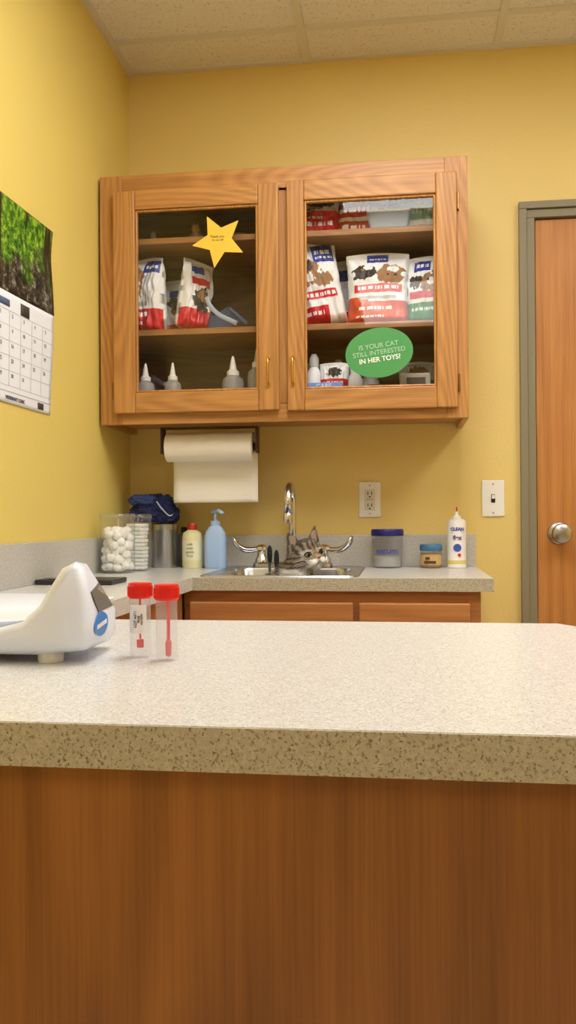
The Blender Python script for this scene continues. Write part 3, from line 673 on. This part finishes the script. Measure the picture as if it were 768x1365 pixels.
def cloth(name,c,r,seed,m,flatz=None):
    vs,fs=ico(Vector((0,0,0)),(1,1,1),sub=6); out=[]
    for v in vs:
        q=(abs(v.x)**3+abs(v.y)**3+abs(v.z)**3)**(1/3); w=v/q
        n=1+.22*noise.noise(v*1.9+Vector((seed,0,0)))-.26*abs(noise.noise(Vector((v.x*3.0,v.y*2.2,v.z*5.5))+Vector((0,seed,0))))+.06*noise.noise(v*10)
        out.append(Vector((w.x*r[0]*n,w.y*r[1]*n,w.z*r[2]*n))+Vector(c))
    zmin=flatz if flatz else c[2]-r[2]*.62
    for p in out: p.z=max(p.z,zmin); p.y=min(p.y,-.0225); p.x=max(p.x,.022)
    return newobj(name,out,fs,m,smooth=True)
navy=mat('navy_cloth',(38,48,98),.8,bump=.5,bscale=400); bc=mat('blue_cloth',(66,86,146),.8,bump=.5,bscale=400)
zl=Z+.1435
group('cloth_pouch',[cloth('pouch',(.098,-.085,1.100),(.074,.046,.048),3,navy,zl),cloth('fold',(.150,-.100,1.088),(.042,.034,.034),8,navy,zl),cloth('flap',(.075,-.105,1.130),(.045,.030,.018),5,bc,zl),cloth('tuck',(.148,-.105,1.120),(.024,.024,.026),11,navy,zl),
   sweep('drawstring',bez([(.13,-.140,1.125),(.15,-.143,1.10),(.172,-.13,1.080),(.186,-.10,1.11),(.16,-.08,1.13)],6),.0022,mat('cord_white',(190,200,215),.7),segs=8)])
group('shampoo_bottle',[lathe('body',[(.0001,0),(.017,0),(.018,.004),(.018,.095),(.012,.108),(.008,.112)],(.193,-.042,Z),mat('bottle_grey',(120,116,104),.4),segs=28),lathe('cap',[(.010,.110),(.010,.128),(.0001,.129)],(.193,-.042,Z),dark,segs=24)])
yb=mat('bottle_cream',(232,228,176),.35)
k=[lathe('body',[(.0001,0),(.030,0),(.0315,.004),(.0315,.095),(.028,.110),(.014,.120),(.013,.124)],(.238,-.115,Z),yb,segs=36),
   lathe('cap',[(.0155,.120),(.0155,.139),(.014,.141),(.0001,.141)],(.238,-.115,Z),mat('cap_red',(180,48,40),.4),segs=28),
   shell('label',[(.0319,.025),(.0319,.086)],(.238,-.115,Z),mat('label_cream',(238,236,206),.6),segs=36)]
for j in range(4): k.append(text('label_text',['milk','wash','gentle','8 oz'][j],(.238,-.1475,Z+.075-.012*j),.011,mat('ink_olive',(120,120,60),.7)))
group('lotion_bottle',k)
bl=mat('soap_blue',(172,202,244),.25)
group('soap_dispenser',[loft('body',[rloop(.315,-.125,.031,.021,.016,Z),rloop(.315,-.125,.034,.024,.018,Z+.006),rloop(.315,-.125,.034,.024,.018,Z+.095),rloop(.315,-.125,.030,.021,.016,Z+.112),rloop(.315,-.125,.020,.017,.0125,Z+.128),rloop(.315,-.125,.014,.013,.0125,Z+.133)],bl,cap0=True),
   lathe('collar',[(.015,.131),(.015,.146),(.008,.149),(.005,.152),(.005,.172)],(.315,-.125,Z),bl,segs=24),
   sweep('pump_head',bez([(.305,-.120,Z+.175),(.315,-.125,Z+.178),(.330,-.140,Z+.179),(.342,-.152,Z+.171)],5),[(.008,.0055)]*16,bl,segs=12)])
group('plastic_tub',[shell('body',[(.0001,.001),(.043,.001),(.045,.004),(.048,.094),(.048,.1)],(.849,-.078,Z),glassmat('tub_clear',(.92,.94,.96),.18,(218,220,230),.08),segs=48),
   lathe('lid',[(.049,.098),(.0505,.100),(.0505,.114),(.048,.119),(.0001,.119)],(.849,-.078,Z),blueLid,segs=48),
   lathe('contents',[(.0001,.004),(.0405,.004),(.0425,.034),(.0001,.036)],(.849,-.078,Z),mat('wipes_grey',(196,194,190),.9),segs=40),
   text('label_text','BISCUITS',(.849,-.1262,Z+.05),.0165,mat('ink_blue',(40,60,170),.5),bold=.0004)])
k=[shell('body',[(.0001,.001),(.031,.001),(.033,.004),(.033,.048),(.030,.054)],(.982,-.085,Z),clear,segs=40),
   lathe('contents',[(.0001,.003),(.0305,.003),(.0305,.044),(.0001,.046)],(.982,-.085,Z),mat('amber_contents',(178,138,84),.5),segs=32),
   shell('label',[(.0334,.009),(.0334,.04)],(.982,-.085,Z),mat('label_tan',(206,174,116),.6),segs=40),
   lathe('lid',[(.033,.052),(.0345,.054),(.0345,.068),(.032,.072),(.0001,.072)],(.982,-.085,Z),mat('lid_teal_blue',(66,120,164),.4),segs=40)]
k.append(boxes('label_marks',[(.960,.996,-.1192,-.1180,Z+.014,Z+.022),(.964,.977,-.1192,-.1180,Z+.026,Z+.034)],mat('ink_dark',(80,60,40),.6)))
group('treat_jar',k)
k=[lathe('can',[(.0001,0),(.0275,0),(.029,.003),(.0282,.006),(.0282,.138),(.026,.145),(.018,.149),(.015,.150)],(1.060,-.09,Z),white,segs=40),
   lathe('actuator',[(.0135,.149),(.013,.156),(.008,.159),(.005,.163),(.004,.172),(.0001,.173)],(1.060,-.09,Z),white,segs=24),
   sweep('straw',[(1.060,-.09,Z+.165),(1.061,-.092,Z+.186)],.0022,red,segs=8),
   shell('band_yellow',[(.0285,.012),(.0285,.024)],(1.060,-.09,Z),mat('label_yellow',(230,214,130),.5),segs=40)]
k.append(text('can_text','CLEAN',(1.060,-.1190,Z+.118),.013,MC['ink_blue'],bold=.0006))
k.append(text('can_text_b','flex',(1.060,-.1190,Z+.092),.018,mat('ink_purple',(110,60,130),.5),bold=.0006))
k.append(lathe('dot',[(.0001,-.0295),(.012,-.0293),(.012,-.024)],(1.060,-.09,Z+.062),mat('dot_blue',(60,90,180),.5),segs=24,axis='Y'))
k.append(lathe('dot_red',[(.0001,-.0297),(.005,-.0295),(.005,-.026)],(1.066,-.09,Z+.040),red,segs=20,axis='Y'))
group('spray_can',k)
group('clipboard',[box('board',.024,.215,-.815,-.70,Z,CT+.012,mat('clipboard_dark',(44,42,46),.4),bevel=.003),box('clip',.05,.1,-.80,-.78,CT+.012,CT+.018,steel,bevel=.002)])

# ---------------------------------------------------------------- baby/pet scale
scW=mat('scale_white',(226,232,248),.3)
near=[(-300,838),(0,837),(30,829),(55,808),(72,780),(86,758),(100,750),(110,756),(117,790),(121,830),(121,856),(112,866),(60,872),(0,876),(-300,878)]
far=[(-260,838),(0,837),(30,829),(55,808),(72,780),(86,758),(104,749),(118,752),(136,780),(155,810),(155,838),(147,852),(80,860),(0,866),(-260,868)]
def cn(p): return Vector((.4546+.000852*p[0],0,1.025-(p[1]-750)*.00082))
def cf(p): return Vector((.3966+.000966*p[0],0,1.0188-(p[1]-750)*.00093))
A=[cn(p) for p in near]; B=[cf(p) for p in far]
A[0].x=.18; A[-1].x=.18; B[0].x=.18; B[-1].x=.18
for p in A+B: p.z=max(p.z,.9235)
for i in (-1,-2,-3): B[i].z=.924; A[i].z=.924
def inset(P,d):
    out=[]; n=len(P)
    for i in range(n):
        t=(P[(i+1)%n]-P[i-1]); nn=Vector((t.z,0,-t.x)).normalized(); out.append(P[i]+nn*d)
    return out
secs=[(-1.888,inset(A,.008)),(-1.884,inset(A,.003)),(-1.876,A),(-1.855,[a.lerp(b,.18) for a,b in zip(A,B)]),(-1.80,[a.lerp(b,.66) for a,b in zip(A,B)]),(-1.765,B),(-1.757,inset(B,.003)),(-1.753,inset(B,.008))]
loops=[[(p.x,y,p.z) for p in P] for y,P in secs]
hs=loft('housing',loops,scW,cap0=True,cap1=True,es=50)
def surf(i,s,o=.0015):
    a0=int(math.floor(i)); f_=i-a0
    pa=A[a0].lerp(A[a0+1],f_); pb=B[a0].lerp(B[a0+1],f_)
    p=pa.lerp(pb,s); return Vector((p.x+o,-1.876+s*.111,p.z+o*.4))
q=[surf(8.02,.12),surf(7.85,.92),surf(8.85,.95),surf(8.80,.30)]
disp=newobj('display',q+[v+Vector((-.004,0,-.002)) for v in q],[(0,1,2,3),(7,6,5,4),(0,4,5,1),(1,5,6,2),(2,6,7,3),(3,7,4,0)],mat('lcd_frame',(96,92,88),.3))
q2=[surf(8.12,.24,.0019),surf(7.98,.85,.0019),surf(8.68,.88,.0019),surf(8.65,.38,.0019)]
disp2=newobj('lcd',q2,[(0,1,2,3)],mat('lcd_green',(160,150,130),.2))
lp=[surf(9.35+.55*math.sin(a),.34+.28*math.cos(a),.0016) for a in [2*math.pi*i/32 for i in range(32)]]
logo=newobj('logo_disc',lp,[tuple(range(32))],mat('logo_blue',(30,134,222),.4))
lt=newobj('logo_mark',[surf(9.28,.14,.0022),surf(9.20,.54,.0022),surf(9.42,.54,.0022),surf(9.50,.14,.0022)],[(0,1,2,3)],wht)
fw=mat('foot_white',(214,212,206),.5)
k=[hs,disp,disp2,logo,lt]
for nm,x,y,h in(('foot_a',.508,-1.868,.012),('foot_b',.22,-1.868,.012),('foot_c',.22,-1.60,.02),('foot_d',.44,-1.60,.02)):
    k.append(lathe(nm,[(.0001,0),(.013,0),(.014,.004),(.014,h)],(x,y,CT+.0003),fw,segs=24))
tr=[rloop(.325,-1.70,.13,.145,.04,.932),rloop(.325,-1.70,.150,.160,.05,.938),rloop(.325,-1.70,.156,.166,.05,.958),rloop(.325,-1.70,.153,.163,.05,.960),rloop(.325,-1.70,.146,.156,.045,.945),rloop(.325,-1.70,.12,.13,.04,.940)]
k.append(loft('weighing_tray',tr,scW,cap0=True,cap1=True,es=60))
group('baby_scale',k)

# ---------------------------------------------------------------- sample tubes
def tube(cx,cy,kind):
    tc=glassmat('tube_plastic',(.98,.98,.98),.16,(244,244,250),.05,.35)
    k=[shell('tube',[(.0001,.001),(.0105,.001),(.0115,.003),(.0118,.066),(.0118,.070)],(cx,cy,CT+.0003),tc,segs=36),
       lathe('cap',[(.0122,.0665),(.0134,.068),(.0136,.0695),(.0136,.081),(.0130,.0835),(.0001,.0838)],(cx,cy,CT+.0003),red,segs=40)]
    k.append(boxes('cap_ribs',[(cx+.0136*math.cos(a)-.0006,cx+.0136*math.cos(a)+.0006,cy+.0136*math.sin(a)-.0006,cy+.0136*math.sin(a)+.0006,CT+.0695,CT+.0805) for a in [2*math.pi*i/36 for i in range(36)]],red))
    if kind=='label':
        V=[];F=[]
        for i in range(15):
            a=math.radians(-150+8*i); V+=[(cx+.0120*math.cos(a),cy+.0120*math.sin(a),CT+.028),(cx+.0120*math.cos(a),cy+.0120*math.sin(a),CT+.060)]
        for i in range(14): F.append((2*i,2*i+2,2*i+3,2*i+1))
        k.append(newobj('label',V,F,mat('tube_label',(240,238,244),.6)))
        for j in range(3):
            k.append(text('label_text',['LOT 4471','fecal','sample'][j],(cx+.001+j*.0035-.003,cy-.0124,CT+.044),.0045,ink,(math.pi/2,-math.pi/2,0)))
        k.append(lathe('spoon_tip',[(.0001,0),(.0040,.001),(.0042,.010),(.0001,.011)],(cx,cy,CT+.010),red,segs=16))
        k.append(lathe('spoon_stem',[(.0012,.018),(.0012,.068)],(cx,cy,CT),red,segs=10))
    else:
        k.append(lathe('spoon_stem',[(.0019,.020),(.0022,.068)],(cx+.002,cy,CT),red,segs=12))
        k.append(lathe('spoon_tip',[(.0001,0),(.0032,.002),(.0036,.016),(.0019,.020)],(cx+.002,cy,CT+.004),mat('red_trans',(230,90,96),.3),segs=16))
    group('sample_tube',k)
tube(.5965,-1.826,'label'); tube(.633,-1.847,'stick')

# ---------------------------------------------------------------- calendar on left wall
def forest():
    m=bpy.data.materials.new('forest_print'); m.use_nodes=True; nt=m.node_tree; b=nt.nodes['Principled BSDF']; N=nt.nodes.new; L=nt.links.new
    tc=N('ShaderNodeTexCoord'); n=N('ShaderNodeTexNoise'); n.inputs['Scale'].default_value=46; n.inputs['Detail'].default_value=8; n.inputs['Roughness'].default_value=.75
    L(tc.outputs['Object'],n.inputs['Vector'])
    gr=N('ShaderNodeValToRGB'); e=gr.color_ramp.elements; e[0].position=.38; e[0].color=S((22,44,10)); e[1].position=.64; e[1].color=S((178,214,64)); x=e.new(.5); x.color=S((74,134,26))
    L(n.outputs['Fac'],gr.inputs[0])
    d=N('ShaderNodeValToRGB'); e=d.color_ramp.elements; e[0].position=.44; e[0].color=S((22,20,18)); e[1].position=.64; e[1].color=S((168,168,158)); x=e.new(.54); x.color=S((76,68,52)); L(n.outputs['Fac'],d.inputs[0])
    sp=N('ShaderNodeSeparateXYZ'); L(tc.outputs['Object'],sp.inputs[0])
    nb=N('ShaderNodeTexNoise'); nb.inputs['Scale'].default_value=9; nb.inputs['Detail'].default_value=5; L(tc.outputs['Object'],nb.inputs['Vector'])
    zz=N('ShaderNodeMath'); zz.operation='MULTIPLY_ADD'; zz.inputs[1].default_value=.30; L(nb.outputs['Fac'],zz.inputs[0]); L(sp.outputs['Z'],zz.inputs[2])
    mr=N('ShaderNodeMapRange'); mr.inputs[1].default_value=1.80; mr.inputs[2].default_value=1.85; L(zz.outputs[0],mr.inputs[0])
    mx=N('ShaderNodeMix'); mx.data_type='RGBA'; L(mr.outputs[0],mx.inputs[0]); L(d.outputs[0],mx.inputs[6]); L(gr.outputs[0],mx.inputs[7])
    mp=N('ShaderNodeMapping'); mp.inputs['Scale'].default_value=(1,46,2.0); L(tc.outputs['Object'],mp.inputs[0])
    n2=N('ShaderNodeTexNoise'); n2.inputs['Scale'].default_value=1; L(mp.outputs[0],n2.inputs['Vector'])
    m2=N('ShaderNodeMapRange'); m2.inputs[1].default_value=.57; m2.inputs[2].default_value=.60; L(n2.outputs['Fac'],m2.inputs[0])
    m4=N('ShaderNodeMapRange'); m4.inputs[1].default_value=1.66; m4.inputs[2].default_value=1.68; L(sp.outputs['Z'],m4.inputs[0])
    mm=N('ShaderNodeMath'); mm.operation='MULTIPLY'; L(m2.outputs[0],mm.inputs[0]); L(m4.outputs[0],mm.inputs[1])
    mx2=N('ShaderNodeMix'); mx2.data_type='RGBA'; L(mm.outputs[0],mx2.inputs[0]); L(mx.outputs[2],mx2.inputs[6]); mx2.inputs[7].default_value=S((46,36,20))
    L(mx2.outputs[2],b.inputs['Base Color']); b.inputs['Roughness'].default_value=.35
    return m
Y0,Y1=-1.08,-.662
def cx_off(y,z):
    t=(y-Y0)/(Y1-Y0); return .003+.010*t*t*math.sin((z-1.33)/.48*math.pi)**2+.008*max(0,(z-1.74)/.07)*t
def sheetx(name,y0,y1,z0,z1,m,o=0,ny=24,nz=24):
    V=[];F=[]
    for j in range(nz+1):
        for i in range(ny+1):
            y=y0+(y1-y0)*i/ny; z=z0+(z1-z0)*j/nz
            V.append((cx_off(y,z)+o,y,z))
    for j in range(nz):
        for i in range(ny): a=j*(ny+1)+i; F.append((a,a+1,a+ny+2,a+ny+1))
    o_=newobj(name,V,F,m,smooth=True); s=o_.modifiers.new('s','SOLIDIFY'); s.thickness=.0008; s.offset=-1; return o_
pg=mat('calendar_page',(238,242,252),.6); gl=mat('calendar_lines',(190,194,206),.7)
k=[sheetx('photo',Y0,Y1,1.592,1.808,forest()),sheetx('page',Y0,Y1-.004,1.338,1.591,pg)]
cw=(Y1-.012-Y0)/7
for i in range(8): k.append(sheetx('line_v',Y0+.004+cw*i-.0004,Y0+.004+cw*i+.0004,1.378,1.55,gl,.0006,1,12))
for j in range(6): k.append(sheetx('line_h',Y0+.004,Y1-.010,1.378+.0344*j-.0004,1.378+.0344*j+.0004,gl,.0006,14,1))
k.append(sheetx('month_photo',-.845,-.80,1.552,1.580,mat('thumb_dark',(70,64,60),.6),.0007,2,2))
k.append(sheetx('header_bar',Y0+.01,-.90,1.558,1.574,mat('cal_blue',(90,110,150),.6),.0007,4,2))
k.append(sheetx('footer_line',Y0,Y1-.004,1.3635,1.3655,gl,.0006,12,1))
d=1; inkc=mat('ink_cal',(80,84,98),.7)
for j in range(5):
    for i in range(7):
        if j==0 and i<2: continue
        if d>31: break
        y=Y0+.004+cw*(i+.25); z=1.378+.0344*(4-j)+.023
        k.append(text('date',str(d),(cx_off(y,z)+.0012,y,z),.013,inkc,(math.pi/2,0,math.pi/2))); d+=1
k.append(text('footer_text','VETERINARY CLINIC',(cx_off(-.87,1.35)+.0012,-.87,1.350),.011,inkc,(math.pi/2,0,math.pi/2),bold=.0004))
k.append(sheetx('footer_mark',-.745,-.712,1.344,1.360,MC['thumb_dark'],.0007,2,2))
group('hanging_calendar',k)

# ---------------------------------------------------------------- lights: recessed ceiling troffers
def troffer(x0,x1,y0,y1,strength,colr=(1,.985,.95)):
    m=bpy.data.materials.new('lamp_diffuser'); m.use_nodes=True; nt=m.node_tree; b=nt.nodes['Principled BSDF']
    b.inputs['Base Color'].default_value=(.9,.9,.9,1); b.inputs['Emission Color'].default_value=(*colr,1); b.inputs['Emission Strength'].default_value=strength
    p=box('diffuser',x0+.03,x1-.03,y0+.03,y1-.03,H-.006,H+.002,m)
    fr=boxes('frame',[(x0+.012,x0+.03,y0+.012,y1-.012,H-.010,H+.002),(x1-.03,x1-.012,y0+.012,y1-.012,H-.010,H+.002),(x0+.03,x1-.03,y0+.012,y0+.03,H-.010,H+.002),(x0+.03,x1-.03,y1-.03,y1-.012,H-.010,H+.002)],white)
    group('ceiling_light',[p,fr])
troffer(.601,1.201,-2.024,-.804,12.6)
troffer(1.801,2.401,-2.024,-.804,9.5)
troffer(.601,1.201,-4.464,-3.244,7.5)

w=bpy.data.worlds.new('world'); scn.world=w; w.use_nodes=True; w.node_tree.nodes['Background'].inputs[0].default_value=(.9,.85,.75,1); w.node_tree.nodes['Background'].inputs[1].default_value=.1

# ---------------------------------------------------------------- camera
cd=bpy.data.cameras.new('camera'); cam=bpy.data.objects.new('camera',cd); COL.objects.link(cam)
cd.sensor_fit='VERTICAL'; cd.sensor_height=36; cd.lens=1150/1365*36; cd.clip_start=.02
Rm=(Matrix.Rotation(math.radians(7.43),3,'Z')@Matrix.Rotation(math.radians(90.37),3,'X')@Matrix.Rotation(math.radians(-0.35),3,'Z'))
cam.matrix_world=Matrix.Translation((0.89,-2.775,1.072))@Rm.to_4x4()
scn.camera=cam
